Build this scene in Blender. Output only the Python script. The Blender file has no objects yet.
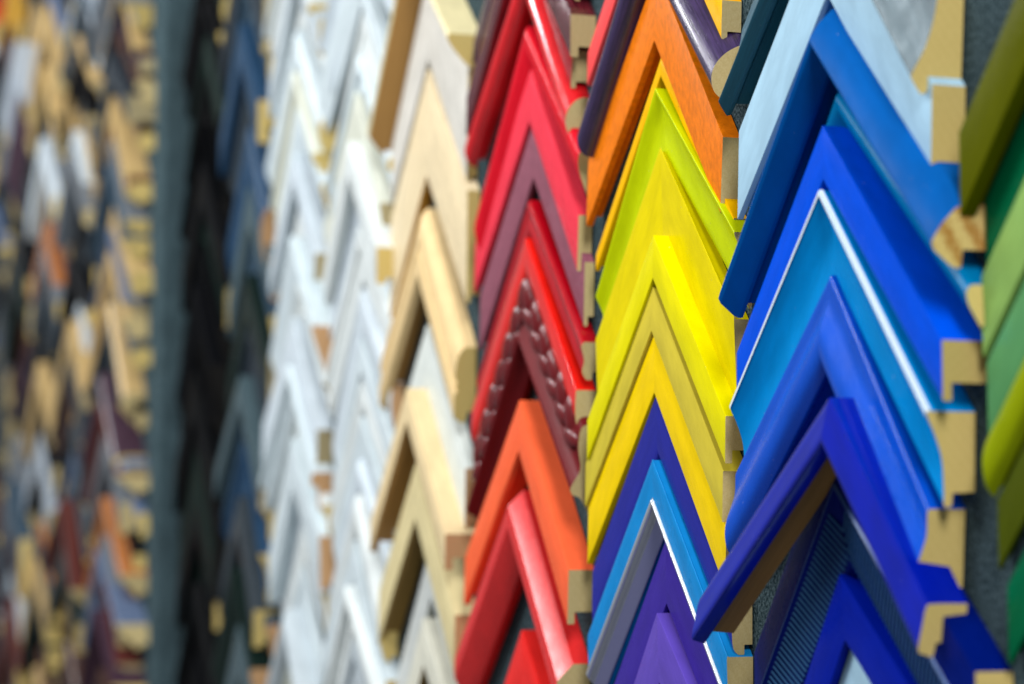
import bpy, bmesh, math, random
from mathutils import Vector, Matrix

sc = bpy.context.scene
R = math.radians

# ------------------------------------------------------------------ camera
cam_d = bpy.data.cameras.new("camera")
cam = bpy.data.objects.new("camera", cam_d)
sc.collection.objects.link(cam)
sc.camera = cam
CAM = Vector((0, -0.6, 1.30))
PHI, TH = 0.3201, R(5.3)
fw = Vector((-math.cos(PHI) * math.cos(TH), math.sin(PHI) * math.cos(TH), math.sin(TH)))
rt = Vector((math.sin(PHI), math.cos(PHI), 0))
up = rt.cross(fw)
m = Matrix((rt, up, -fw)).transposed().to_4x4()
m.translation = CAM
cam.matrix_world = m
cam_d.sensor_width = 36.0
cam_d.lens = 2222 / 1024 * 36
cam_d.clip_start, cam_d.clip_end = 0.05, 60
cam_d.dof.use_dof = True
cam_d.dof.focus_distance = 1.46
cam_d.dof.aperture_fstop = 4.2

# ------------------------------------------------------------------ light
world = bpy.data.worlds.new("World")
sc.world = world
world.use_nodes = True
wn = world.node_tree
bg = wn.nodes['Background']
bg.inputs[0].default_value = (0.87, 0.94, 1.0, 1)
bg.inputs[1].default_value = 0.235


def area(name, loc, target, sx, sy, power, color=(.98, .99, 1)):
    l = bpy.data.lights.new(name, 'AREA')
    l.shape = 'RECTANGLE'
    l.size, l.size_y, l.energy, l.color = sx, sy, power, color
    o = bpy.data.objects.new(name, l)
    sc.collection.objects.link(o)
    o.location = loc
    o.rotation_euler = (Vector(target) - Vector(loc)).to_track_quat('-Z', 'Y').to_euler()
    return o


# ceiling tubes running along the aisle in front of the display wall, then an added fill
area('end_fill_lamp', (-1.60, -1.50, 2.95), (-1.60, 0, 1.3), 1.3, .12, 45)
area('end_fill_lamp', (-3.60, -1.50, 2.95), (-3.60, 0, 1.3), 1.5, .22, 40)
area('end_fill_lamp', (0.95, -0.60, 3.05), (-1.30, 0, 1.3), .5, 1.2, 60)  # added lamp, placed to brighten the cut ends that face right

sc.view_settings.view_transform = 'Standard'
sc.view_settings.look = 'None'
sc.view_settings.exposure = 0
sc.view_settings.gamma = 1


# ------------------------------------------------------------------ materials
def lin(c):
    return tuple(((x / 255) / 12.92 if x / 255 <= .04045 else ((x / 255 + .055) / 1.055) ** 2.4) for x in c)


def new_mat(name):
    mt = bpy.data.materials.new(name)
    mt.use_nodes = True
    nt = mt.node_tree
    return mt, nt, nt.nodes['Principled BSDF']


def nd(nt, t, **kw):
    n = nt.nodes.new(t)
    for k, v in kw.items():
        if k in n.inputs:
            n.inputs[k].default_value = v
        else:
            setattr(n, k, v)
    return n


def uvnoise(nt, scale, sx=1, sy=1, detail=4, rough=.6):
    """noise laid along the moulding: U runs along the arm, V round the profile (metres)"""
    uv = nd(nt, 'ShaderNodeUVMap')
    oi = nd(nt, 'ShaderNodeObjectInfo')
    mp = nd(nt, 'ShaderNodeMapping')
    mp.inputs['Scale'].default_value = (sx, sy, 1)
    nt.links.new(uv.outputs[0], mp.inputs['Vector'])
    n = nd(nt, 'ShaderNodeTexNoise', noise_dimensions='4D', Scale=scale, Detail=detail, Roughness=rough)
    mul = nd(nt, 'ShaderNodeMath', operation='MULTIPLY')
    mul.inputs[1].default_value = 37.0
    nt.links.new(oi.outputs['Random'], mul.inputs[0])
    nt.links.new(mul.outputs[0], n.inputs['W'])
    nt.links.new(mp.outputs[0], n.inputs['Vector'])
    return n


def ramp(nt, src, p0, c0, p1, c1):
    r = nd(nt, 'ShaderNodeValToRGB')
    e = r.color_ramp.elements
    e[0].position, e[0].color = p0, (*c0, 1)
    e[1].position, e[1].color = p1, (*c1, 1)
    nt.links.new(src, r.inputs[0])
    return r


_mats = {}


def paint(cname, fin):
    key = 'paint ' + cname + ' ' + fin
    if key in _mats:
        return _mats[key]
    c = lin(COL[cname])
    base, fin = fin, {'matte': 'satin', 'semi': 'satin'}.get(fin, fin)
    mt, nt, b = new_mat(key)
    L = nt.links.new
    mixk, dark = {'satin': (.5, .86), 'gloss': (.5, .8), 'gloss_wood': (1, .35), 'brushed': (1, .7), 'mottled': (1, .72), 'wood': (1, .84)}[fin]
    if fin in ('gloss_wood', 'brushed'):
        n = uvnoise(nt, 9, 3, 60, 6, .7)
    elif fin == 'wood':
        n = uvnoise(nt, 8, 2, 40, 5, .6)
    elif fin == 'mottled':
        n = uvnoise(nt, 160, 1, 1, 6, .7)
    else:
        n = uvnoise(nt, 30, 1, 2, 5, .6)
    lo = tuple(x * dark for x in c)
    r = ramp(nt, n.outputs[0], .38, lo, .62, c)
    # sparse specks: dust, tiny chips and rubs in the lacquer
    sp = uvnoise(nt, 420, 1, 1, 2, .5)
    spr = ramp(nt, sp.outputs[0], .745, (0, 0, 0), .775, (1, 1, 1))
    mx = nd(nt, 'ShaderNodeMix', data_type='RGBA')
    mx.inputs['B'].default_value = (*tuple(min(1, x * .6 + .32) for x in c), 1)
    L(spr.outputs[0], mx.inputs['Factor'])
    L(r.outputs[0], mx.inputs['A'])
    L(mx.outputs['Result'], b.inputs['Base Color'])
    rough = {'satin': .28, 'gloss': .12, 'gloss_wood': .24, 'brushed': .46, 'mottled': .46, 'wood': .42}[fin]
    rough = {'matte': .5, 'semi': .27}.get(base, rough)
    b.inputs['Specular IOR Level'].default_value = {'satin': .05, 'matte': .04, 'mottled': .12, 'wood': .2, 'semi': .32}.get(base, .5)
    n2 = uvnoise(nt, 55, 1, 1.6, 6, .7)
    mr = nd(nt, 'ShaderNodeMapRange')
    mr.inputs['From Min'].default_value, mr.inputs['From Max'].default_value = .3, .7
    mr.inputs['To Min'].default_value, mr.inputs['To Max'].default_value = rough * .8, rough * 1.25
    L(n2.outputs[0], mr.inputs['Value'])
    L(mr.outputs[0], b.inputs['Roughness'])
    if fin == 'brushed':
        b.inputs['Metallic'].default_value = .25
    if fin in ('gloss', 'gloss_wood'):
        b.inputs['Coat Weight'].default_value = .4
        b.inputs['Coat Roughness'].default_value = .08
    bp = nd(nt, 'ShaderNodeBump')
    bp.inputs['Strength'].default_value = {'satin': .10, 'gloss': .22, 'gloss_wood': .45, 'brushed': .3, 'mottled': .22, 'wood': .2}[fin]
    bp.inputs['Distance'].default_value = .0006
    hb = uvnoise(nt, 120, 1, 1, 5, .6) if fin in ('gloss', 'satin') else n
    L(hb.outputs[0], bp.inputs['Height'])
    L(bp.outputs[0], b.inputs['Normal'])
    _mats[key] = mt
    return mt


def metal(cname):
    key = 'metal ' + cname
    if key in _mats:
        return _mats[key]
    mt, nt, b = new_mat(key)
    b.inputs['Base Color'].default_value = (*lin(COL[cname]), 1)
    b.inputs['Metallic'].default_value = {'white_edge': 0, 'pewter': .15, 'steel_edge': .1}.get(cname, .75)
    b.inputs['Roughness'].default_value = .32
    n = uvnoise(nt, 60, 1, 4)
    bp = nd(nt, 'ShaderNodeBump')
    bp.inputs['Strength'].default_value = .2
    bp.inputs['Distance'].default_value = .0005
    nt.links.new(n.outputs[0], bp.inputs['Height'])
    nt.links.new(bp.outputs[0], b.inputs['Normal'])
    _mats[key] = mt
    return mt


def raw_wood(kind):
    """sawn wood: fine pores, growth rings in the cut end, a few saw scratches"""
    key = 'raw wood ' + kind
    if key in _mats:
        return _mats[key]
    a, b_ = {'oak': ((216, 192, 122), (198, 172, 98)), 'pine': ((226, 196, 124), (186, 136, 66)),
             'beech': ((200, 160, 116), (178, 134, 92)), 'grey': ((186, 172, 132), (160, 144, 104)), 'ash': ((208, 190, 140), (188, 166, 110)), 'shade_dark': ((22, 20, 18), (12, 11, 10))}[kind]  # darkest wood tone carries the shade of the gap beside the post
    mt, nt, b = new_mat(key)
    L = nt.links.new
    tc = nd(nt, 'ShaderNodeTexCoord')
    oi = nd(nt, 'ShaderNodeObjectInfo')
    vm = nd(nt, 'ShaderNodeVectorMath', operation='ADD')
    cx = nd(nt, 'ShaderNodeCombineXYZ')
    L(oi.outputs['Random'], cx.inputs[1])
    L(oi.outputs['Random'], cx.inputs[2])
    L(tc.outputs['Object'], vm.inputs[0])
    L(cx.outputs[0], vm.inputs[1])
    wv = nd(nt, 'ShaderNodeTexWave', wave_type='RINGS', rings_direction='X')
    wv.inputs['Scale'].default_value = 22 if kind == 'pine' else 60
    wv.inputs['Distortion'].default_value = 3
    wv.inputs['Detail'].default_value = 2
    wv.inputs['Detail Scale'].default_value = 20
    L(vm.outputs[0], wv.inputs['Vector'])
    n = nd(nt, 'ShaderNodeTexNoise', Scale=900, Detail=4, Roughness=.7)
    L(vm.outputs[0], n.inputs['Vector'])
    mixf = nd(nt, 'ShaderNodeMix', data_type='FLOAT')
    mixf.inputs['Factor'].default_value = .35 if kind == 'pine' else .93
    L(wv.outputs['Fac'], mixf.inputs['A'])
    L(n.outputs[0], mixf.inputs['B'])
    r = ramp(nt, mixf.outputs['Result'], .25, lin(b_), .7, lin(a))
    hs = nd(nt, 'ShaderNodeHueSaturation')
    mr = nd(nt, 'ShaderNodeMapRange')
    mr.inputs['To Min'].default_value, mr.inputs['To Max'].default_value = .82, 1.12
    L(oi.outputs['Random'], mr.inputs['Value'])
    L(mr.outputs[0], hs.inputs['Value'])
    L(r.outputs[0], hs.inputs['Color'])
    L(hs.outputs[0], b.inputs['Base Color'])
    b.inputs['Roughness'].default_value = .8
    b.inputs['Specular IOR Level'].default_value = .2
    bp = nd(nt, 'ShaderNodeBump')
    bp.inputs['Strength'].default_value = .35
    bp.inputs['Distance'].default_value = .0005
    L(n.outputs[0], bp.inputs['Height'])
    L(bp.outputs[0], b.inputs['Normal'])
    _mats[key] = mt
    return mt


def plain(name, c, rough=.7):
    if name in _mats:
        return _mats[name]
    mt, nt, b = new_mat(name)
    n = nd(nt, 'ShaderNodeTexNoise', Scale=300, Detail=3)
    tc = nd(nt, 'ShaderNodeTexCoord')
    nt.links.new(tc.outputs['Object'], n.inputs['Vector'])
    cc = lin(c)
    r = ramp(nt, n.outputs[0], .3, tuple(x * .8 for x in cc), .7, cc)
    nt.links.new(r.outputs[0], b.inputs['Base Color'])
    b.inputs['Roughness'].default_value = rough
    _mats[name] = mt
    return mt


def carpet(name='grey needle felt carpet', k=1.0):
    mt, nt, b = new_mat(name)
    L = nt.links.new
    tc = nd(nt, 'ShaderNodeTexCoord')
    n = nd(nt, 'ShaderNodeTexNoise', Scale=420, Detail=5, Roughness=.75)
    n2 = nd(nt, 'ShaderNodeTexNoise', Scale=18, Detail=4)
    L(tc.outputs['Object'], n.inputs['Vector'])
    L(tc.outputs['Object'], n2.inputs['Vector'])
    r = ramp(nt, n.outputs[0], .42, tuple(k * x for x in lin((22, 42, 48))), .68, tuple(k * x for x in lin((108, 128, 134))))
    r2 = ramp(nt, n2.outputs[0], .3, (.75, .75, .75), .7, (1.1, 1.1, 1.1))
    mx = nd(nt, 'ShaderNodeMix', data_type='RGBA', blend_type='MULTIPLY')
    mx.inputs['Factor'].default_value = 1
    L(r.outputs[0], mx.inputs['A'])
    L(r2.outputs[0], mx.inputs['B'])
    L(mx.outputs['Result'], b.inputs['Base Color'])
    b.inputs['Roughness'].default_value = 1
    b.inputs['Specular IOR Level'].default_value = .05
    bp = nd(nt, 'ShaderNodeBump')
    bp.inputs['Strength'].default_value = 1
    bp.inputs['Distance'].default_value = .002
    L(n.outputs[0], bp.inputs['Height'])
    L(bp.outputs[0], b.inputs['Normal'])
    return mt


CARPET = carpet()
CARPET_LIT = carpet('felt on the post with painted light', 1.35)  # same felt, lightened to paint in the light on the post's side
COL = {
    'teal': (18, 84, 104), 'teal_grey': (66, 86, 94), 'pale_blue': (172, 208, 228), 'mid_blue': (0, 84, 160), 'cyan_blue': (0, 116, 172),
    'royal_blue': (0, 80, 222), 'sky_blue': (0, 140, 214), 'satin_blue': (0, 80, 200), 'ultramarine': (0, 24, 164),
    'navy': (0, 20, 104), 'deep_blue': (2, 30, 160), 'white_edge': (228, 240, 246), 'silver_edge': (228, 232, 238),
    'pewter': (150, 152, 190), 'steel_edge': (52, 84, 136), 'rib': (54, 96, 140),
    'golden': (250, 186, 0), 'coral': (250, 84, 84), 'violet': (66, 48, 92), 'orange': (248, 128, 6),
    'lime': (198, 212, 4), 'lemon': (228, 208, 0), 'yellow': (232, 220, 0), 'mustard': (212, 192, 60),
    'amber': (244, 206, 0), 'indigo': (40, 44, 146), 'azure': (20, 134, 204), 'purple': (62, 44, 150),
    'light_purple': (96, 74, 178),
    'plum': (92, 62, 80), 'maroon_wood': (104, 30, 40), 'red': (226, 26, 34), 'crimson': (214, 22, 40),
    'rose': (236, 60, 78), 'mauve': (146, 84, 100), 'ruby': (180, 6, 24), 'scarlet': (238, 30, 20),
    'maroon': (104, 26, 30), 'orange_red': (255, 106, 62), 'poppy': (226, 46, 46), 'bright_red': (236, 44, 40),
    'cream': (226, 214, 166), 'off_white': (216, 212, 202), 'beige': (234, 214, 174), 'gold_wood': (234, 204, 150),
    'chalk': (222, 228, 222), 'light_wood': (234, 210, 162), 'straw': (226, 210, 158), 'grey_white': (206, 210, 206),
    'bone': (224, 222, 204), 'brown': (170, 128, 72), 'honey': (206, 152, 60), 'umber': (150, 118, 60),
    'olive': (88, 92, 0), 'bottle_green': (0, 96, 58), 'light_green': (140, 178, 94), 'sage': (88, 148, 92),
    'moss': (146, 160, 6), 'dark_moss': (74, 84, 8), 'rust': (150, 96, 30),
    'dark_red': (150, 16, 28), 'white': (222, 228, 226), 'ivory': (222, 224, 208), 'ice': (206, 217, 224), 'silver_grey': (190, 200, 205),
    'pearl': (208, 220, 224), 'slate': (58, 78, 94), 'steel_blue': (42, 70, 98), 'charcoal': (40, 48, 56),
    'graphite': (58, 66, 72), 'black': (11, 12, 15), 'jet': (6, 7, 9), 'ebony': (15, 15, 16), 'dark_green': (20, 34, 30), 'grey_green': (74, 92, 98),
    'walnut': (78, 54, 46), 'cherry': (132, 62, 36), 'copper': (178, 112, 62), 'tan': (196, 166, 112),
    'grey': (112, 118, 124), 'blue_grey': (96, 112, 140), 'aubergine': (70, 50, 62), 'pale_grey': (176, 186, 196),
    'mahogany': (96, 48, 42), 'ochre': (206, 156, 58), 'bright_blue': (40, 96, 210), 'signal_red': (216, 34, 40),
}


# ------------------------------------------------------------------ helpers
def link(o, parent=None):
    sc.collection.objects.link(o)
    if parent:
        o.parent = parent
    return o


def mesh_obj(name, bm, mats, parent=None, smooth=True):
    me = bpy.data.meshes.new(name)
    bm.normal_update()
    bm.to_mesh(me)
    bm.free()
    for mt in mats:
        me.materials.append(mt)
    if smooth:
        me.polygons.foreach_set('use_smooth', [True] * len(me.polygons))
        me.set_sharp_from_angle(angle=R(32))
    return link(bpy.data.objects.new(name, me), parent)


def fillet(prof, r=.0007, seg=3):
    """rounds the profile's corners; returns points with the index of the source corner"""
    n = len(prof)
    out = []
    for i, p in enumerate(prof):
        p = Vector(p)
        a, b = Vector(prof[i - 1]), Vector(prof[(i + 1) % n])
        u, w = (a - p), (b - p)
        lu, lw = u.length, w.length
        if lu < 1e-6 or lw < 1e-6:
            continue
        ang = u.angle(w)
        turn = math.pi - ang
        if turn < R(20) or p.x < .0004:
            out.append((p, i))
            continue
        d = min(r * math.tan(turn / 2) if turn < 2.9 else r, lu * .4, lw * .4)
        p0, p1 = p + u.normalized() * d, p + w.normalized() * d
        for s in range(seg + 1):
            t = s / seg
            out.append((p0 * (1 - t) ** 2 + p * 2 * t * (1 - t) + p1 * t * t, i))
    return out


def smooth_run(prof):
    """turns a run of shallow bends into a spline so that coves and beads read as turned, not faceted"""
    n = len(prof)
    soft = []
    for i in range(n):
        p = Vector(prof[i])
        u, w = Vector(prof[i - 1]) - p, Vector(prof[(i + 1) % n]) - p
        soft.append(u.length > 0 and w.length > 0 and math.pi - u.angle(w) < R(50) and 0 < i < n - 1)
    out, idx = [], []
    for i in range(n):
        out.append(prof[i])
        idx.append(i)
        if i + 1 < n and (soft[i] or soft[i + 1]):
            p0 = Vector(prof[i - 1] if soft[i] else prof[i])
            p1, p2 = Vector(prof[i]), Vector(prof[i + 1])
            p3 = Vector(prof[(i + 2) % n] if soft[i + 1] else prof[i + 1])
            for t in (.25, .5, .75):
                q = .5 * ((2 * p1) + (p2 - p0) * t + (2 * p0 - 5 * p1 + 4 * p2 - p3) * t * t + (3 * p1 - p0 - 3 * p2 + p3) * t ** 3)
                out.append((q.x, q.y))
                idx.append(i)
    return out, idx


def arm_bm(pts, idx, x0, x1, inner_i=None, wood_mi=1):
    """sweeps the closed profile from the mitre (x0 = 0) to the cut end (x1); back face is bare wood"""
    bm = bmesh.new()
    uvl = bm.loops.layers.uv.new('UVMap')
    sg = 1 if x1 > 0 else -1
    rows = []
    N = 7
    for k in range(N):
        x = x0 + (x1 - x0) * k / (N - 1)
        rows.append([bm.verts.new((x, -n, -v - abs(x))) for (n, v) in pts])
    L = [0]
    for a, b in zip(pts, pts[1:] + pts[:1]):
        L.append(L[-1] + (Vector(b) - Vector(a)).length)
    m_ = len(pts)
    for k in range(N - 1):
        xa, xb = abs(x0 + (x1 - x0) * k / (N - 1)), abs(x0 + (x1 - x0) * (k + 1) / (N - 1))
        for i in range(m_):
            j = (i + 1) % m_
            vs = [rows[k][i], rows[k][j], rows[k + 1][j], rows[k + 1][i]]
            uvs = [(xa * 1.414, L[i]), (xa * 1.414, L[i + 1]), (xb * 1.414, L[i + 1]), (xb * 1.414, L[i])]
            if sg < 0:
                vs.reverse()
                uvs.reverse()
            f = bm.faces.new(vs)
            for lp, uv in zip(f.loops, uvs):
                lp[uvl].uv = uv
            if i == m_ - 1:
                f.material_index = wood_mi
            elif inner_i is not None and idx[i] >= inner_i:
                f.material_index = 2
    return bm


def cap_bm(pts, x1, rim):
    bm = bmesh.new()
    sg = 1 if x1 > 0 else -1
    vs = [bm.verts.new((x1, -n, -v - abs(x1))) for (n, v) in pts]
    if sg > 0:
        vs.reverse()
    f = bm.faces.new(vs)
    bm.normal_update()
    if f.normal.x * sg < 0:
        f.normal_flip()
    r = bmesh.ops.inset_region(bm, faces=[f], thickness=.0007, use_even_offset=True)
    ring = set(r['faces'])
    bmesh.ops.delete(bm, geom=[g for g in bm.faces if (g in ring) != rim], context='FACES')
    return bm


def strip_bm(pts, x0, x1, lift=.0003):
    """thin strip of edging lying on the part of the profile given by pts"""
    bm = bmesh.new()
    uvl = bm.loops.layers.uv.new('UVMap')
    sg = 1 if x1 > 0 else -1
    off = []
    for i, p in enumerate(pts):
        a = Vector(pts[max(0, i - 1)])
        b = Vector(pts[min(len(pts) - 1, i + 1)])
        t = (b - a).normalized()
        nrm = Vector((t.y, -t.x))
        off.append((Vector(p) + nrm * lift))
    rows = [[bm.verts.new((x, -p.x, -p.y - abs(x))) for p in off] for x in (x0, x1)]
    for i in range(len(off) - 1):
        vs = [rows[0][i], rows[0][i + 1], rows[1][i + 1], rows[1][i]]
        if sg < 0:
            vs.reverse()
        f = bm.faces.new(vs)
        for lp in f.loops:
            lp[uvl].uv = (abs(lp.vert.co.x) * 1.414, -lp.vert.co.z)
    return bm


def box(bm, cx, cy, cz, sx, sy, sz, mat=None):
    r = bmesh.ops.create_cube(bm, size=1)
    for v in r['verts']:
        v.co = Vector((v.co.x * sx + cx, v.co.y * sy + cy, v.co.z * sz + cz))
        if mat is not None:
            v.co = mat @ v.co
    return r['verts']


GROUP = {-1: 'green frame corner samples', 0: 'blue frame corner samples', 1: 'yellow column frame corner samples',
         2: 'red frame corner samples', 3: 'natural wood frame corner samples'}


def frame_corner(d, group):
    """an L of picture frame moulding hung point up: two mitred arms with bare cut ends"""
    root = link(bpy.data.objects.new('frame_corner', None))
    root.empty_display_size = .03
    root['label'] = d['label']
    root['category'] = 'frame sample'
    root['group'] = group
    root.location = (d['x'], d['y'], d['z'])
    root.rotation_euler = (0, d['rot'], d['twist'])
    prof, idx0 = (d['prof'], list(range(len(d['prof'])))) if d.get('hard') else smooth_run(d['prof'])
    fl = fillet(prof)
    pts = [(p.x, p.y) for p, i in fl]
    idx = [idx0[i] for p, i in fl]
    inner = None
    if d.get('inner'):
        inner = max(range(len(d['prof'])), key=lambda i: d['prof'][i][1] + d['prof'][i][0] * .3)
        if d['color'] == 'cream':
            inner = 2
    inner = d.get('inner_i', inner)
    gesso = plain('pale gesso rim', (226, 220, 200))
    for sg in (1, -1):
        x1 = d['aR'] if sg > 0 else -d['aL']
        cn = d.get('color_left', d['color']) if sg < 0 else d['color']
        mats = [paint(cn, d['fin']), raw_wood(d['wood'])]
        if inner is not None:
            mats.append(paint(d['inner'], 'wood'))
        arm = mesh_obj('arm', arm_bm(pts, idx, 0, x1, inner), mats, root)
        end = mesh_obj('cut_end', cap_bm(pts, x1, False), [raw_wood(d['wood'])], root, smooth=False)
        mesh_obj('paint_rim', cap_bm(pts, x1, True), [gesso], end, smooth=False)
        for key in ('edge', 'edge2'):
            if d.get(key):
                a, b, c = d[key]
                sel = [p for p, i in zip(pts, idx) if a <= i <= b]
                if key == 'edge' and c == 'white_edge':
                    n0, v0 = d['prof'][1]
                    sel = [(n0 - .0028, 0), (n0 - .0006, .0001), (n0 - .0001, .0008), (n0 - .0003, .0030)]
                mesh_obj('edging' if key == 'edge' else 'inner_lining', strip_bm(sel, 0, x1), [metal(c)], arm)
        if d.get('ribs'):
            i0, i1 = d['ribs']
            (n0, v0), (n1, v1) = d['prof'][i0], d['prof'][i1]
            bm = bmesh.new()
            cnt = 44
            for k in range(cnt):
                x = abs(x1) * (k + .6) / cnt
                t0, t1 = .06, .92
                # a rib runs square to the arm: as v grows the rib also moves along x
                for s in range(1):
                    va, vb = v0 + (v1 - v0) * t0, v0 + (v1 - v0) * t1
                    na, nb = n0 + (n1 - n0) * t0, n0 + (n1 - n0) * t1
                    sh = (vb - va) / 4
                    xa, xb = x + sh, x - sh
                    if xb < .0005:
                        f_ = (xa - .0005) / (xa - xb)
                        xb = .0005
                        vb = va + (vb - va) * f_
                        nb = na + (nb - na) * f_
                    if xa > abs(x1):
                        f_ = (xa - abs(x1)) / (xa - xb)
                        xa = abs(x1)
                        va = va + (vb - va) * f_
                        na = na + (nb - na) * f_
                    if xb >= xa or vb - va < .001:
                        continue
                    w = .0006
                    P0 = Vector((sg * xa, -na, -va - xa))
                    P1 = Vector((sg * xb, -nb, -vb - xb))
                    side = Vector((sg * 1, 0, -1)).normalized() * w
                    out = Vector((0, -.0009, 0))
                    q = [P0 - side, P0 + side, P1 + side, P1 - side]
                    lo = [bm.verts.new(v) for v in q]
                    hi = [bm.verts.new(v + out) for v in q]
                    bm.faces.new(hi)
                    for e in range(4):
                        bm.faces.new((lo[e], lo[(e + 1) % 4], hi[(e + 1) % 4], hi[e]))
            bmesh.ops.recalc_face_normals(bm, faces=bm.faces)
            mesh_obj('ribbing', bm, [paint('rib', 'satin')], arm, smooth=False)
        if d.get('carved'):
            i0, i1 = d['carved']
            (n0, v0), (n1, v1) = d['prof'][i0], d['prof'][i1]
            bm = bmesh.new()
            rnd = random.Random(5)
            x = .004
            while x < abs(x1) - .004:
                for t, ln, wd, tw in ((.25, .017, .0085, .5), (.75, .016, .008, -.25)):
                    v = v0 + (v1 - v0) * t
                    n = n0 + (n1 - n0) * t
                    r_ = bmesh.ops.create_icosphere(bm, subdivisions=2, radius=1)
                    M = (Matrix.Translation((sg * (x + v * .15), -n - .0006, -v - (x + v * .15))) @
                         Matrix.Rotation(sg * (R(45) + tw + rnd.uniform(-.2, .2)), 4, 'Y') @
                         Matrix.Diagonal((ln, .0048, wd, 1)))
                    bmesh.ops.transform(bm, matrix=M, verts=r_['verts'])
                x += .0205
            bmesh.ops.recalc_face_normals(bm, faces=bm.faces)
            mesh_obj('carving', bm, [paint('maroon', 'semi')], arm)
    return root

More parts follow.
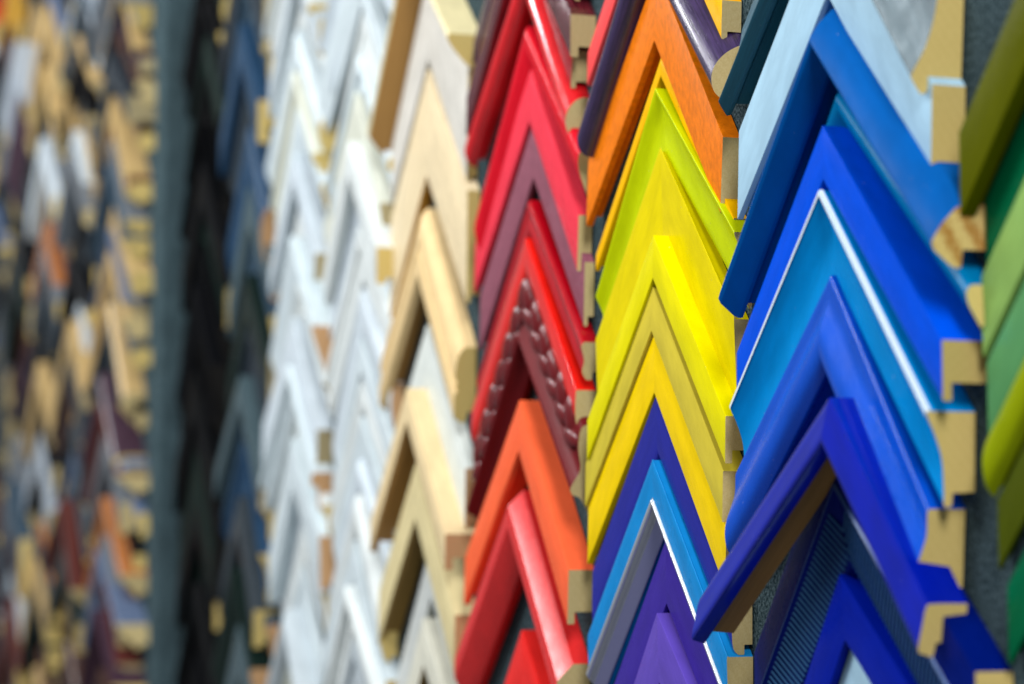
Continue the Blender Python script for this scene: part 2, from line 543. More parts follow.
SAMPLES = [
  {'k': 0, 'x': -1.1543, 'y': -0.001, 'z': 1.7432, 'rot': 0.1007, 'twist': 0, 'aR': 0.1331, 'aL': 0.1231, 'color': 'teal_grey', 'fin': 'brushed', 'wood': 'oak', 'prof': [(0.0, 0.0), (0.0154, 0.0), (0.01777, 0.0158), (0.02251, 0.0316), (0.02962, 0.04529), (0.02962, 0.04898), (0.02429, 0.05635), (0.02133, 0.05583), (0.01777, 0.04845), (0.0, 0.0474)], 'label': 'grey teal frame corner with brushed face at the top of the blue column', 'color_left': 'teal'},  # teal left arm: shade of that face put into its colour
  {'k': 0, 'x': -1.1543, 'y': -0.001, 'z': 1.6809, 'rot': 0.0636, 'twist': 0, 'aR': 0.1271, 'aL': 0.1231, 'color': 'pale_blue', 'fin': 'satin', 'wood': 'oak', 'prof': [(0.0, 0.0), (0.02014, 0.0), (0.02014, 0.05688), (0.01599, 0.05688), (0.01599, 0.04845), (0.0, 0.04845)], 'label': 'wide flat pale blue frame corner just above the mid blue rounded one'},
  {'k': 0, 'x': -1.1503, 'y': -0.001, 'z': 1.6154, 'rot': -0.0075, 'twist': 0, 'aR': 0.1381, 'aL': 0.1351, 'color': 'mid_blue', 'fin': 'matte', 'wood': 'pine', 'prof': [(0.0, 0.0), (0.01599, 0.0), (0.02133, 0.00263), (0.02962, 0.01106), (0.03495, 0.01896), (0.03584, 0.02212), (0.03436, 0.02528), (0.02547, 0.03265), (0.02192, 0.03423), (0.01896, 0.03371), (0.01777, 0.02423), (0.0, 0.02423)], 'label': 'thick mid blue rounded frame corner with striped pine end under the pale blue one', 'hard': 1},
  {'k': 0, 'x': -1.1543, 'y': -0.001, 'z': 1.5655, 'rot': -0.0572, 'twist': 0, 'aR': 0.1381, 'aL': 0.1231, 'color': 'cyan_blue', 'fin': 'satin', 'wood': 'oak', 'prof': [(0.0, 0.0), (0.01422, 0.0), (0.01777, 0.00421), (0.01659, 0.01053), (0.01185, 0.01896), (0.01007, 0.02212), (0.00711, 0.02001), (0.00711, 0.01159), (0.0, 0.01159)], 'label': 'slim teal blue frame corner between the rounded mid blue and the royal blue one'},
  {'k': 0, 'x': -1.1543, 'y': -0.001, 'z': 1.5449, 'rot': 0.0089, 'twist': 0, 'aR': 0.1361, 'aL': 0.1231, 'color': 'royal_blue', 'fin': 'satin', 'wood': 'oak', 'prof': [(0.0, 0.0), (0.02607, 0.0), (0.02607, 0.0316), (0.02073, 0.0316), (0.02073, 0.02212), (0.0, 0.02212)], 'label': 'flat square edged royal blue frame corner above the sky blue one with white edge'},
  {'k': 0, 'x': -1.1543, 'y': -0.001, 'z': 1.5068, 'rot': 0.0508, 'twist': 0, 'aR': 0.1291, 'aL': 0.1231, 'color': 'sky_blue', 'fin': 'satin', 'wood': 'oak', 'prof': [(0.0, 0.0), (0.02903, 0.0), (0.02784, 0.00421), (0.0237, 0.01264), (0.01955, 0.02528), (0.01836, 0.04108), (0.01836, 0.04845), (0.01659, 0.05056), (0.01362, 0.04951), (0.01303, 0.04266), (0.0, 0.04213)], 'label': 'sky blue scooped frame corner with a thin white outer edge', 'edge': (1, 2, 'white_edge')},
  {'k': 0, 'x': -1.1543, 'y': -0.001, 'z': 1.4572, 'rot': 0.1075, 'twist': 0, 'aR': 0.1241, 'aL': 0.1231, 'color': 'satin_blue', 'fin': 'semi', 'wood': 'oak', 'prof': [(0.0, 0.0), (0.02133, 0.0), (0.02251, 0.00211), (0.02251, 0.01369), (0.02488, 0.02212), (0.02784, 0.0316), (0.02843, 0.04003), (0.02666, 0.04845), (0.02192, 0.0553), (0.01896, 0.05425), (0.01836, 0.04793), (0.0, 0.0474)], 'label': 'satin blue frame corner with rounded bead and pale sheen below the sky blue one'},
  {'k': 0, 'x': -1.1203, 'y': -0.018, 'z': 1.3837, 'rot': 0.12, 'twist': 0.12, 'aR': 0.1011, 'aL': 0.1311, 'color': 'ultramarine', 'fin': 'gloss', 'wood': 'oak', 'prof': [(0.0, 0.0), (0.02251, 0.0), (0.02607, 0.00211), (0.02784, 0.01159), (0.02962, 0.02212), (0.02903, 0.02528), (0.02014, 0.02791), (0.01836, 0.02001), (0.0, 0.02159)], 'label': 'glossy speckled ultramarine frame corner tilted out with its left arm over the yellow column', 'inner': 'brown', 'inner_i': 7},
  {'k': 0, 'x': -1.1543, 'y': -0.001, 'z': 1.3688, 'rot': -0.0813, 'twist': 0, 'aR': 0.1431, 'aL': 0.1231, 'color': 'navy', 'fin': 'satin', 'wood': 'oak', 'prof': [(0.0, 0.0), (0.02133, 0.0), (0.02251, 0.0316), (0.0237, 0.03371), (0.02192, 0.03581), (0.01659, 0.05793), (0.01481, 0.07794), (0.01066, 0.08321), (0.00829, 0.079), (0.00829, 0.07373), (0.0, 0.07373)], 'label': 'dark navy frame corner with ribbed inner slope', 'edge': (2, 3, 'steel_edge'), 'hard': 1, 'ribs': (4, 6)},
  {'k': 0, 'x': -1.1543, 'y': -0.001, 'z': 1.2853, 'rot': -0.1478, 'twist': 0, 'aR': 0.1231, 'aL': 0.1231, 'color': 'deep_blue', 'fin': 'satin', 'wood': 'oak', 'prof': [(0.0, 0.0), (0.01896, 0.0), (0.01896, 0.03792), (0.01422, 0.03792), (0.01422, 0.03265), (0.0, 0.03265)], 'label': 'plain deep blue frame corner inside the ribbed navy one'},
  {'k': 0, 'x': -1.1543, 'y': -0.001, 'z': 1.2432, 'rot': -0.1853, 'twist': 0, 'aR': 0.1231, 'aL': 0.1231, 'color': 'pale_blue', 'fin': 'satin', 'wood': 'oak', 'prof': [(0.0, 0.0), (0.01303, 0.0), (0.01303, 0.03055), (0.00948, 0.03055), (0.00948, 0.02633), (0.0, 0.02633)], 'label': 'small pale blue frame corner tip at the very bottom of the blue column'},
  {'k': 1, 'x': -1.4415, 'y': -0.001, 'z': 1.798, 'rot': 0.0763, 'twist': 0, 'aR': 0.1281, 'aL': 0.1281, 'color': 'golden', 'fin': 'satin', 'wood': 'ash', 'prof': [(0.0, 0.0), (0.01405, 0.0), (0.01405, 0.02583), (0.00983, 0.02583), (0.00983, 0.02067), (0.0, 0.02067)], 'label': 'golden yellow frame corner with coral left arm at the top of the yellow column', 'color_left': 'coral'},
  {'k': 1, 'x': -1.4415, 'y': -0.001, 'z': 1.7598, 'rot': 0.02, 'twist': 0, 'aR': 0.1281, 'aL': 0.1281, 'color': 'violet', 'fin': 'gloss_wood', 'wood': 'ash', 'prof': [(0.0, 0.0), (0.00421, 0.0), (0.01405, 0.00517), (0.02177, 0.01292), (0.02528, 0.02196), (0.02388, 0.031), (0.01826, 0.03617), (0.00913, 0.03746), (0.00843, 0.02712), (0.0, 0.02712)], 'label': 'half round dark violet frame corner with a white glare streak'},
  {'k': 1, 'x': -1.4415, 'y': -0.001, 'z': 1.7104, 'rot': 0.1047, 'twist': 0, 'aR': 0.1281, 'aL': 0.1281, 'color': 'orange', 'fin': 'mottled', 'wood': 'ash', 'prof': [(0.0, 0.0), (0.01264, 0.0), (0.01264, 0.05037), (0.00702, 0.05037), (0.00702, 0.04262), (0.0, 0.04262)], 'label': 'wide flat orange frame corner below the dark violet one'},
  {'k': 1, 'x': -1.4415, 'y': -0.001, 'z': 1.6468, 'rot': 0.0335, 'twist': 0, 'aR': 0.1281, 'aL': 0.1281, 'color': 'golden', 'fin': 'satin', 'wood': 'ash', 'prof': [(0.0, 0.0), (0.00983, 0.0), (0.00983, 0.01292), (0.00632, 0.01292), (0.00632, 0.00904), (0.0, 0.00904)], 'label': 'thin golden frame corner between the orange one and the lime one'},
  {'k': 1, 'x': -1.4415, 'y': -0.001, 'z': 1.6249, 'rot': -0.0519, 'twist': 0, 'aR': 0.1281, 'aL': 0.1281, 'color': 'lime', 'fin': 'satin', 'wood': 'ash', 'prof': [(0.0, 0.0), (0.01405, 0.0), (0.01405, 0.00258), (0.00913, 0.01421), (0.00702, 0.02842), (0.00773, 0.04262), (0.00562, 0.05037), (0.00351, 0.04779), (0.00281, 0.04262), (0.0, 0.04262)], 'label': 'lime yellow scooped frame corner directly inside the thin golden one'},
  {'k': 1, 'x': -1.4415, 'y': -0.001, 'z': 1.5797, 'rot': 0.0272, 'twist': 0, 'aR': 0.1281, 'aL': 0.1281, 'color': 'lemon', 'fin': 'satin', 'wood': 'ash', 'prof': [(0.0, 0.0), (0.00983, 0.0), (0.01054, 0.00194), (0.00773, 0.06329), (0.00562, 0.06717), (0.00421, 0.062), (0.0, 0.062)], 'label': 'broad lemon yellow frame corner below the lime one'},
  {'k': 1, 'x': -1.4335, 'y': -0.001, 'z': 1.5184, 'rot': 0.0456, 'twist': 0, 'aR': 0.1281, 'aL': 0.1281, 'color': 'yellow', 'fin': 'satin', 'wood': 'ash', 'prof': [(0.0, 0.0), (0.01967, 0.0), (0.01967, 0.03035), (0.01475, 0.03035), (0.01475, 0.02196), (0.0, 0.02196)], 'label': 'deep bright yellow frame corner with its left arm tip reaching over the red column'},
  {'k': 1, 'x': -1.4415, 'y': -0.001, 'z': 1.4848, 'rot': 0.0573, 'twist': 0, 'aR': 0.1281, 'aL': 0.1281, 'color': 'mustard', 'fin': 'satin', 'wood': 'ash', 'prof': [(0.0, 0.0), (0.01756, 0.0), (0.01756, 0.03294), (0.01264, 0.03294), (0.01264, 0.02712), (0.0, 0.02712)], 'label': 'dull mustard frame corner between two bright yellow ones'},
  {'k': 1, 'x': -1.4415, 'y': -0.001, 'z': 1.451, 'rot': 0.0596, 'twist': 0, 'aR': 0.1281, 'aL': 0.1281, 'color': 'amber', 'fin': 'satin', 'wood': 'ash', 'prof': [(0.0, 0.0), (0.01545, 0.0), (0.01545, 0.04262), (0.01054, 0.04262), (0.01054, 0.03617), (0.0, 0.03617)], 'label': 'amber yellow frame corner directly above the indigo one'},
  {'k': 1, 'x': -1.4415, 'y': -0.001, 'z': 1.4089, 'rot': 0.0189, 'twist': 0, 'aR': 0.1281, 'aL': 0.1281, 'color': 'indigo', 'fin': 'satin', 'wood': 'ash', 'prof': [(0.0, 0.0), (0.01264, 0.0), (0.01405, 0.00258), (0.01405, 0.03875), (0.00983, 0.0465), (0.00562, 0.0465), (0.00562, 0.04004), (0.0, 0.04004)], 'label': 'indigo frame corner below the amber yellow one'},
  {'k': 1, 'x': -1.4415, 'y': -0.001, 'z': 1.3612, 'rot': 0.0188, 'twist': 0, 'aR': 0.1281, 'aL': 0.1281, 'color': 'azure', 'fin': 'satin', 'wood': 'ash', 'prof': [(0.0, 0.0), (0.01686, 0.0), (0.01826, 0.00194), (0.01756, 0.02583), (0.01896, 0.02777), (0.01826, 0.031), (0.01124, 0.03875), (0.00562, 0.04521), (0.00351, 0.04262), (0.0, 0.04262)], 'label': 'light blue frame corner with a silver inner edge', 'edge': (3, 5, 'silver_edge'), 'edge2': (5, 7, 'pewter')},
  {'k': 1, 'x': -1.4415, 'y': -0.001, 'z': 1.3056, 'rot': -0.0172, 'twist': 0, 'aR': 0.1281, 'aL': 0.1281, 'color': 'purple', 'fin': 'satin', 'wood': 'ash', 'prof': [(0.0, 0.0), (0.00843, 0.0), (0.00843, 0.04392), (0.00492, 0.04392), (0.00492, 0.03875), (0.0, 0.03875)], 'label': 'dark purple frame corner inside the silver edged light blue one'},
  {'k': 1, 'x': -1.4415, 'y': -0.001, 'z': 1.2552, 'rot': -0.074, 'twist': 0, 'aR': 0.1281, 'aL': 0.1281, 'color': 'light_purple', 'fin': 'satin', 'wood': 'ash', 'prof': [(0.0, 0.0), (0.01545, 0.0), (0.01545, 0.04779), (0.01124, 0.04779), (0.01124, 0.04262), (0.0, 0.04262)], 'label': 'lighter purple frame corner at the bottom of the yellow column'},
  {'k': 2, 'x': -1.7237, 'y': -0.001, 'z': 1.8838, 'rot': 0.0691, 'twist': 0, 'aR': 0.1281, 'aL': 0.1401, 'color': 'plum', 'fin': 'gloss_wood', 'wood': 'ash', 'prof': [(0.0, 0.0), (0.01464, 0.0), (0.01464, 0.01989), (0.01057, 0.01989), (0.01057, 0.0153), (0.0, 0.0153)], 'label': 'grey plum frame corner cut off by the top edge above the red column'},
  {'k': 2, 'x': -1.7237, 'y': -0.001, 'z': 1.8447, 'rot': 0.02, 'twist': 0, 'aR': 0.1281, 'aL': 0.1461, 'color': 'maroon_wood', 'fin': 'gloss_wood', 'wood': 'ash', 'prof': [(0.0, 0.0), (0.02115, 0.0), (0.02115, 0.03366), (0.01464, 0.03366), (0.01464, 0.02525), (0.0, 0.02525)], 'label': 'dark maroon stained frame corner at the top left of the red column'},
  {'k': 2, 'x': -1.7237, 'y': -0.001, 'z': 1.8341, 'rot': 0.1379, 'twist': 0, 'aR': 0.1281, 'aL': 0.1401, 'color': 'dark_red', 'fin': 'satin', 'wood': 'ash', 'prof': [(0.0, 0.0), (0.01383, 0.0), (0.01383, 0.02984), (0.00976, 0.02984), (0.00976, 0.02448), (0.0, 0.02448)], 'label': 'dark red frame corner between the maroon one and the red one with the glare streak'},
  {'k': 2, 'x': -1.7237, 'y': -0.001, 'z': 1.7953, 'rot': 0.1286, 'twist': 0, 'aR': 0.1281, 'aL': 0.1401, 'color': 'red', 'fin': 'gloss', 'wood': 'ash', 'prof': [(0.0, 0.0), (0.00651, 0.0), (0.01301, 0.00383), (0.0179, 0.01071), (0.01952, 0.01836), (0.0179, 0.02601), (0.01301, 0.03213), (0.00813, 0.03366), (0.00651, 0.02601), (0.0, 0.02601)], 'label': 'bright red rounded frame corner with a long white glare streak'},
  {'k': 2, 'x': -1.7237, 'y': -0.001, 'z': 1.7335, 'rot': -0.0097, 'twist': 0, 'aR': 0.1281, 'aL': 0.1401, 'color': 'crimson', 'fin': 'satin', 'wood': 'ash', 'prof': [(0.0, 0.0), (0.01301, 0.0), (0.01627, 0.00459), (0.01627, 0.0153), (0.01301, 0.02601), (0.00813, 0.03825), (0.00488, 0.03825), (0.00407, 0.0306), (0.0, 0.0306)], 'label': 'deep crimson frame corner just below the red one with the glare streak'},
  {'k': 2, 'x': -1.7237, 'y': -0.001, 'z': 1.6972, 'rot': 0.0917, 'twist': 0, 'aR': 0.1281, 'aL': 0.1401, 'color': 'rose', 'fin': 'satin', 'wood': 'ash', 'prof': [(0.0, 0.0), (0.01139, 0.0), (0.01139, 0.04361), (0.00732, 0.04361), (0.00732, 0.03672), (0.0, 0.03672)], 'label': 'rose red frame corner with a pink outer edge line'},
  {'k': 2, 'x': -1.7237, 'y': -0.001, 'z': 1.656, 'rot': 0.0586, 'twist': 0, 'aR': 0.1281, 'aL': 0.1401, 'color': 'mauve', 'fin': 'mottled', 'wood': 'ash', 'prof': [(0.0, 0.0), (0.00813, 0.0), (0.00813, 0.04973), (0.00488, 0.04973), (0.00488, 0.04208), (0.0, 0.04208)], 'label': 'flat mauve brown frame corner with mottled face'},
  {'k': 2, 'x': -1.7237, 'y': -0.001, 'z': 1.587, 'rot': 0.009, 'twist': 0, 'aR': 0.1281, 'aL': 0.1401, 'color': 'ruby', 'fin': 'gloss', 'wood': 'ash', 'prof': [(0.0, 0.0), (0.01139, 0.0), (0.01383, 0.00306), (0.01139, 0.01377), (0.01301, 0.02295), (0.00976, 0.02907), (0.00488, 0.02907), (0.00407, 0.02295), (0.0, 0.02295)], 'label': 'glossy ruby frame corner with purple reflections under the mauve one'},
  {'k': 2, 'x': -1.7237, 'y': -0.001, 'z': 1.5551, 'rot': 0.0478, 'twist': 0, 'aR': 0.1281, 'aL': 0.1401, 'color': 'scarlet', 'fin': 'gloss', 'wood': 'ash', 'prof': [(0.0, 0.0), (0.01464, 0.0), (0.01627, 0.0023), (0.01627, 0.02295), (0.01139, 0.03213), (0.00651, 0.03213), (0.00569, 0.02448), (0.0, 0.02448)], 'label': 'glossy scarlet frame corner around the carved maroon one'},
  {'k': 2, 'x': -1.7237, 'y': -0.001, 'z': 1.5229, 'rot': 0.0066, 'twist': 0, 'aR': 0.1281, 'aL': 0.1401, 'color': 'maroon', 'fin': 'satin', 'wood': 'ash', 'prof': [(0.0, 0.0), (0.00976, 0.0), (0.01464, 0.00459), (0.01627, 0.01836), (0.01464, 0.03366), (0.01952, 0.04284), (0.02278, 0.04896), (0.02115, 0.05355), (0.01464, 0.05661), (0.00813, 0.06885), (0.00488, 0.06732), (0.00407, 0.05814), (0.0, 0.05814)], 'label': 'dark maroon carved frame corner with leaf ornament', 'carved': (2, 4)},
  {'k': 2, 'x': -1.7237, 'y': -0.001, 'z': 1.4209, 'rot': 0.0766, 'twist': 0, 'aR': 0.1281, 'aL': 0.1401, 'color': 'orange_red', 'fin': 'satin', 'wood': 'ash', 'prof': [(0.0, 0.0), (0.02115, 0.0), (0.02115, 0.04131), (0.01546, 0.04131), (0.01546, 0.03213), (0.0, 0.03213)], 'label': 'orange red frame corner below the carved maroon one'},
  {'k': 2, 'x': -1.7357, 'y': -0.001, 'z': 1.3476, 'rot': 0.0639, 'twist': 0, 'aR': 0.1281, 'aL': 0.1401, 'color': 'poppy', 'fin': 'semi', 'wood': 'ash', 'prof': [(0.0, 0.0), (0.01383, 0.0), (0.02684, 0.01301), (0.02684, 0.0306), (0.0179, 0.04743), (0.01139, 0.05661), (0.00651, 0.05508), (0.00651, 0.0459), (0.0, 0.0459)], 'label': 'poppy red angled face frame corner with a broad pink sheen', 'hard': 1},
  {'k': 2, 'x': -1.7237, 'y': -0.001, 'z': 1.2338, 'rot': -0.0098, 'twist': 0, 'aR': 0.1281, 'aL': 0.1401, 'color': 'bright_red', 'fin': 'satin', 'wood': 'ash', 'prof': [(0.0, 0.0), (0.01952, 0.0), (0.01952, 0.04437), (0.01464, 0.04437), (0.01464, 0.03672), (0.0, 0.03672)], 'label': 'plain bright red frame corner at the bottom of the red column'},
  {'k': 3, 'x': -2.0359, 'y': -0.001, 'z': 1.8896, 'rot': -0.0623, 'twist': 0, 'aR': 0.1341, 'aL': 0.1521, 'color': 'cream', 'fin': 'satin', 'wood': 'oak', 'prof': [(0.0, 0.0), (0.03145, 0.0), (0.03145, 0.00884), (0.01295, 0.03006), (0.0, 0.03006)], 'label': 'deep cream frame corner with brown inner side at the top of the wood column', 'inner': 'brown'},
  {'k': 3, 'x': -2.0299, 'y': -0.001, 'z': 1.876, 'rot': 0.0507, 'twist': 0, 'aR': 0.1341, 'aL': 0.1281, 'color': 'off_white', 'fin': 'satin', 'wood': 'oak', 'prof': [(0.0, 0.0), (0.01018, 0.0), (0.01018, 0.10433), (0.00648, 0.10433), (0.00648, 0.09903), (0.0, 0.09903)], 'label': 'broad greyish off white frame corner at the top of the wood column'},
  {'k': 3, 'x': -2.0299, 'y': -0.001, 'z': 1.7596, 'rot': 0.0236, 'twist': 0, 'aR': 0.1341, 'aL': 0.1281, 'color': 'beige', 'fin': 'satin', 'wood': 'oak', 'prof': [(0.0, 0.0), (0.01203, 0.0), (0.01203, 0.10257), (0.00833, 0.10257), (0.00833, 0.09549), (0.0, 0.09549)], 'label': 'broad flat beige frame corner', 'inner': 'honey'},
  {'k': 3, 'x': -2.0299, 'y': -0.001, 'z': 1.6251, 'rot': 0.0809, 'twist': 0, 'aR': 0.1341, 'aL': 0.1281, 'color': 'gold_wood', 'fin': 'satin', 'wood': 'oak', 'prof': [(0.0, 0.0), (0.0111, 0.0), (0.01758, 0.00884), (0.02035, 0.02653), (0.01758, 0.03183), (0.01943, 0.03537), (0.01758, 0.04067), (0.02035, 0.04421), (0.02035, 0.06366), (0.01295, 0.06897), (0.00925, 0.0672), (0.0074, 0.05836), (0.0, 0.05836)], 'label': 'honey coloured stepped frame corner below the beige one', 'inner': 'brown'},
  {'k': 3, 'x': -2.0299, 'y': -0.001, 'z': 1.5122, 'rot': 0.0509, 'twist': 0, 'aR': 0.1341, 'aL': 0.1281, 'color': 'chalk', 'fin': 'satin', 'wood': 'beech', 'prof': [(0.0, 0.0), (0.01203, 0.0), (0.01203, 0.05836), (0.0074, 0.05836), (0.0074, 0.05128), (0.0, 0.05128)], 'label': 'chalk white frame corner in the wood column'},
  {'k': 3, 'x': -2.0299, 'y': -0.001, 'z': 1.4514, 'rot': 0.0366, 'twist': 0, 'aR': 0.1341, 'aL': 0.1281, 'color': 'light_wood', 'fin': 'satin', 'wood': 'beech', 'prof': [(0.0, 0.0), (0.03145, 0.0), (0.03145, 0.03183), (0.02405, 0.03183), (0.02405, 0.02122), (0.0, 0.02122)], 'label': 'deep light wood frame corner with brown inner side and pinkish end', 'inner': 'brown'},
  {'k': 3, 'x': -2.0299, 'y': -0.001, 'z': 1.3804, 'rot': 0.0408, 'twist': 0, 'aR': 0.1341, 'aL': 0.1281, 'color': 'straw', 'fin': 'satin', 'wood': 'beech', 'prof': [(0.0, 0.0), (0.0222, 0.0), (0.0222, 0.05305), (0.01665, 0.05305), (0.01665, 0.04598), (0.0, 0.04598)], 'label': 'pale straw coloured frame corner below the deep light wood one', 'inner': 'umber'},
  {'k': 3, 'x': -2.0299, 'y': -0.001, 'z': 1.303, 'rot': -0.0479, 'twist': 0, 'aR': 0.1341, 'aL': 0.1281, 'color': 'grey_white', 'fin': 'satin', 'wood': 'oak', 'prof': [(0.0, 0.0), (0.0074, 0.0), (0.0074, 0.04951), (0.0037, 0.04951), (0.0037, 0.04421), (0.0, 0.04421)], 'label': 'thin grey white frame corner behind the straw coloured one'},
  {'k': 3, 'x': -2.0299, 'y': -0.001, 'z': 1.2344, 'rot': -0.0747, 'twist': 0, 'aR': 0.1341, 'aL': 0.1281, 'color': 'bone', 'fin': 'satin', 'wood': 'oak', 'prof': [(0.0, 0.0), (0.0148, 0.0), (0.0148, 0.04421), (0.01018, 0.04421), (0.01018, 0.03714), (0.0, 0.03714)], 'label': 'bone coloured frame corner at the bottom of the wood column', 'inner': 'umber'},
  {'k': -1, 'x': -0.8872, 'y': -0.001, 'z': 1.6388, 'rot': 0, 'twist': 0, 'aR': 0.1281, 'aL': 0.1231, 'color': 'olive', 'fin': 'satin', 'wood': 'oak', 'prof': [(0, 0), (0.019, 0), (0.019, 0.044), (0.01045, 0.044), (0.0095, 0.0374), (0, 0.0374)], 'label': 'dark olive frame corner at the top of the green column'},
  {'k': -1, 'x': -0.8872, 'y': -0.001, 'z': 1.6023, 'rot': 0, 'twist': 0, 'aR': 0.1281, 'aL': 0.1201, 'color': 'bottle_green', 'fin': 'satin', 'wood': 'oak', 'prof': [(0, 0), (0.006, 0), (0.006, 0.04), (0.0033, 0.04), (0.003, 0.034), (0, 0.034)], 'label': 'bottle green frame corner beneath the dark olive one'},
  {'k': -1, 'x': -0.8872, 'y': -0.001, 'z': 1.5626, 'rot': 0, 'twist': 0, 'aR': 0.1281, 'aL': 0.1221, 'color': 'light_green', 'fin': 'satin', 'wood': 'oak', 'prof': [(0, 0), (0.008, 0), (0.008, 0.042), (0.0044, 0.042), (0.004, 0.0357), (0, 0.0357)], 'label': 'light green frame corner at the right edge'},
  {'k': -1, 'x': -0.8872, 'y': -0.001, 'z': 1.5157, 'rot': 0, 'twist': 0, 'aR': 0.1281, 'aL': 0.1201, 'color': 'sage', 'fin': 'satin', 'wood': 'oak', 'prof': [(0, 0), (0.007, 0), (0.007, 0.04), (0.00385, 0.04), (0.0035, 0.034), (0, 0.034)], 'label': 'sage green frame corner with a rusty inner edge', 'inner': 'rust'},
  {'k': -1, 'x': -0.8872, 'y': -0.001, 'z': 1.4775, 'rot': 0, 'twist': 0, 'aR': 0.1281, 'aL': 0.1181, 'color': 'moss', 'fin': 'satin', 'wood': 'oak', 'prof': [(0, 0), (0.006, 0), (0.01, 0.006), (0.012, 0.016), (0.01, 0.028), (0.005, 0.034), (0.003, 0.028), (0, 0.028)], 'label': 'rounded mossy yellow green frame corner'},
  {'k': -1, 'x': -0.8872, 'y': -0.001, 'z': 1.4386, 'rot': 0, 'twist': 0, 'aR': 0.1281, 'aL': 0.1141, 'color': 'dark_moss', 'fin': 'satin', 'wood': 'oak', 'prof': [(0, 0), (0.006, 0), (0.006, 0.035), (0.0033, 0.035), (0.003, 0.02975), (0, 0.02975)], 'label': 'dark moss frame corner near the bottom of the green column'},
  {'k': -1, 'x': -0.8872, 'y': -0.001, 'z': 1.3876, 'rot': 0, 'twist': 0, 'aR': 0.1281, 'aL': 0.1061, 'color': 'bottle_green', 'fin': 'satin', 'wood': 'oak', 'prof': [(0, 0), (0.006, 0), (0.006, 0.04), (0.0033, 0.04), (0.003, 0.034), (0, 0.034)], 'label': 'bottle green frame corner at the bottom of the green column'},
]

# ------------------------------------------------------------------ the display wall
def slab(name, x0, x1, y0, y1, z0, z1, label, cat, mt, kind=None):
    bm = bmesh.new()
    box(bm, (x0 + x1) / 2, (y0 + y1) / 2, (z0 + z1) / 2, x1 - x0, y1 - y0, z1 - z0)
    bmesh.ops.bevel(bm, geom=list(bm.edges), offset=.004, segments=3, affect='EDGES')
    o = mesh_obj(name, bm, [mt])
    if kind:
        o['kind'] = kind
    o['label'] = label
    o['category'] = cat
    return o


POST_X, POST_N = -3.333, .054
slab('display_wall', POST_X + .002, .75, 0, .06, .55, 2.75, 'dark grey felt covered display wall carrying the coloured corner samples', 'wall', CARPET)
slab('post', POST_X - .09, POST_X, -POST_N, .06, .55, 2.75, 'grey carpeted upright post between the dark samples and the far blurred panel', 'post', CARPET_LIT)

# ------------------------------------------------------------------ samples in the near columns
for d in SAMPLES:
    frame_corner(d, GROUP[d['k']])

ORD = ['first', 'second', 'third'] + ['%dth' % i for i in range(4, 21)] + ['%d%s' % (i, {1: 'st', 2: 'nd', 3: 'rd'}.get(i % 10, 'th')) for i in range(21, 60)]
rnd = random.Random(11)


def rand_prof(rn, N, H):
    t = rn.choice(('flat', 'flat', 'round', 'scoop', 'step', 'slope'))
    L = .006
    if t == 'flat':
        return [(0, 0), (N, 0), (N, H + L), (N * .6, H + L), (N * .6, H), (0, H)]
    if t == 'round':
        return [(0, 0), (N * .5, 0), (N * .85, H * .12), (N, H * .4), (N * .95, H * .7), (N * .7, H + L * .5), (N * .4, H + L), (N * .35, H), (0, H)]
    if t == 'scoop':
        return [(0, 0), (N, 0), (N, .003), (N * .7, H * .3), (N * .55, H * .65), (N * .6, H), (N * .5, H + L), (N * .3, H + L), (N * .3, H), (0, H)]
    if t == 'step':
        return [(0, 0), (N * .8, 0), (N, .003), (N, H * .4), (N * .7, H * .45), (N * .7, H), (N * .6, H + L), (N * .3, H + L), (N * .3, H), (0, H)]
    return [(0, 0), (N, 0), (N, H * .2), (N * .5, H), (N * .45, H + L), (N * .25, H + L), (N * .25, H), (0, H)]


def words(c):
    return c.replace('_', ' ')


def column(x, z_top, z_bot, palette, where, group, nmin=.012, nmax=.024, hmin=.028, hmax=.05, half=.128,
           frame=None, fins=('satin',), jit=.006, rotj=.11, gmin=.004, gmax=.016, woods=('oak', 'oak', 'beech', 'grey')):
    """one column of nested samples, hung from the top down; frame = (origin, angle) of a wing panel"""
    z = z_top
    k = 0
    last = None
    while z > z_bot:
        c = rnd.choice(palette)
        while c == last:
            c = rnd.choice(palette)
        last = c
        N, H = rnd.uniform(nmin, nmax), rnd.uniform(hmin, hmax)
        pf = [(round(a, 5), round(b, 5)) for a, b in rand_prof(rnd, N, H)]
        px, py, tw = x + rnd.uniform(-jit, jit), -.001, rnd.uniform(-.03, .03)
        if frame:
            o, ang = frame
            px, py = o[0] - x * math.cos(ang), o[1] - x * math.sin(ang) - .001
            tw = ang
        d = dict(x=px, y=py, z=z, rot=rnd.uniform(-rotj, rotj), twist=tw, aR=half + rnd.uniform(-.008, .008),
                 aL=half + rnd.uniform(-.008, .008), color=c, fin=rnd.choice(fins), wood=rnd.choice(woods), prof=pf,
                 label='%s frame corner, %s from the top %s' % (words(c), ORD[k], where))
        frame_corner(d, group)
        z -= H + rnd.uniform(gmin, gmax)
        k += 1


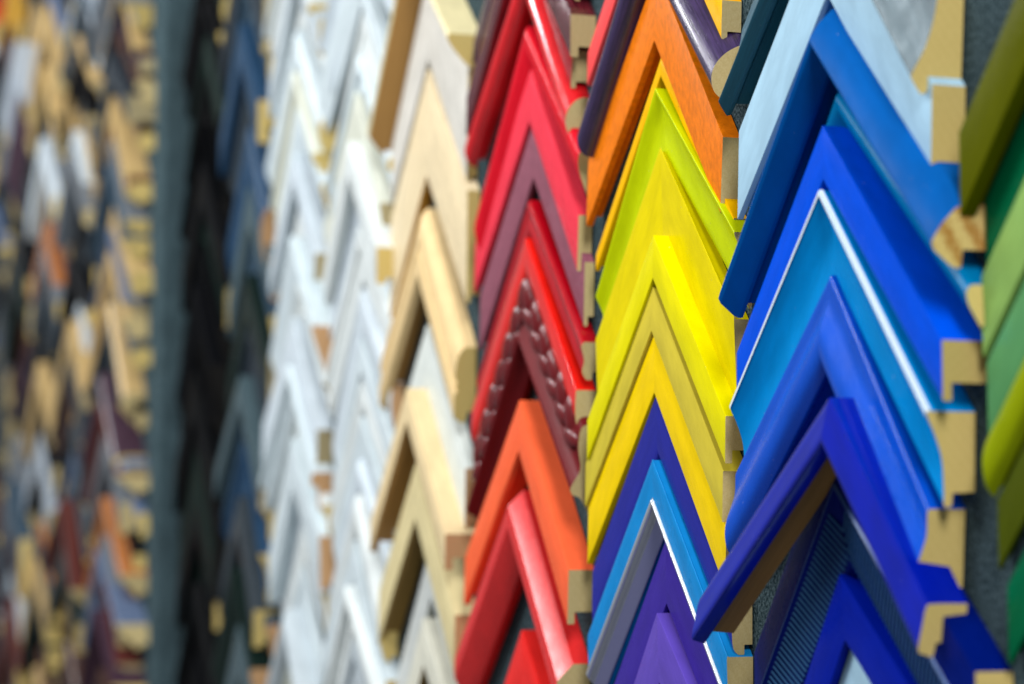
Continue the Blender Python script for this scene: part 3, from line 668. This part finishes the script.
WH = ['white', 'pearl', 'ice', 'white', 'ivory', 'silver_grey', 'pearl', 'ice']
column(-2.288, 2.00, 1.16, WH, 'of the near white column', 'white frame corner samples in the near white column', nmin=.008, nmax=.030, hmin=.024, hmax=.052)
column(-2.568, 2.06, 1.14, WH, 'of the far white column', 'white frame corner samples in the far white column', nmin=.008, nmax=.034, hmin=.024, hmax=.054)
column(-2.848, 2.13, 1.125, ['slate', 'steel_blue', 'charcoal', 'graphite', 'slate', 'grey_green', 'dark_green'],
       'of the blue grey column', 'blue grey frame corner samples', nmin=.012, nmax=.034, hmin=.03, hmax=.07)
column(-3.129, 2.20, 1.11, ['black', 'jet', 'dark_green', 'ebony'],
       'of the black column beside the post', 'black frame corner samples', nmin=.02, nmax=.04, hmin=.04, hmax=.07, gmin=.001, gmax=.003, half=.136, rotj=.02, fins=('matte',), woods=('shade_dark', 'shade_dark', 'shade_dark', 'oak'))  # shade of the gap painted in: blacks deepened, most cut ends darkened

# ------------------------------------------------------------------ the wing panel beyond the post
WA = R(4)
W0 = (POST_X - .09, -POST_N)
bm = bmesh.new()
box(bm, -.9, .03, 0, 1.8, .06, 2.4)
bmesh.ops.bevel(bm, geom=list(bm.edges), offset=.004, segments=3, affect='EDGES')
wing = mesh_obj('display_wing', bm, [CARPET])
wing.location = (W0[0], W0[1], 1.65)
wing.rotation_euler = (0, 0, WA)
wing['label'] = 'far blurred display panel turned towards the camera at the left edge'
wing['category'] = 'panel'
MIX = ['grey', 'blue_grey', 'walnut', 'tan', 'tan', 'aubergine', 'pale_grey', 'mahogany', 'graphite', 'slate', 'charcoal', 'ice',
       'walnut', 'graphite', 'black', 'blue_grey', 'tan', 'black', 'grey', 'charcoal', 'walnut', 'dark_green', 'aubergine', 'graphite']
BRIGHT = ['pale_grey', 'bright_blue', 'signal_red', 'blue_grey', 'ice', 'grey', 'slate', 'tan', 'ochre', 'graphite']
for i, (nm, pal) in enumerate([
        ('of the panel column nearest the post', MIX + ['copper']),
        ('of the second panel column from the post', MIX),
        ('of the third panel column from the post', MIX + ['copper']),
        ('of the fourth panel column from the post', MIX + ['ochre']),
        ('of the fifth panel column from the post', MIX + ['ice', 'ochre']),
        ('of the panel column at the left edge', BRIGHT)]):
    column(.138 + .275 * i, 2.27 + .055 * i, 1.09 - .022 * i, pal, nm, 'mixed frame corner samples %s' % nm, nmin=.018, nmax=.055,
           hmin=.02 if i < 3 else .04, hmax=.042 if i < 3 else .10, rotj=.2, gmin=0, gmax=.008 if i < 3 else .02, frame=(W0, WA), fins=('satin', 'wood', 'semi'),
           woods=('oak', 'oak', 'ash', 'grey', 'ash'))
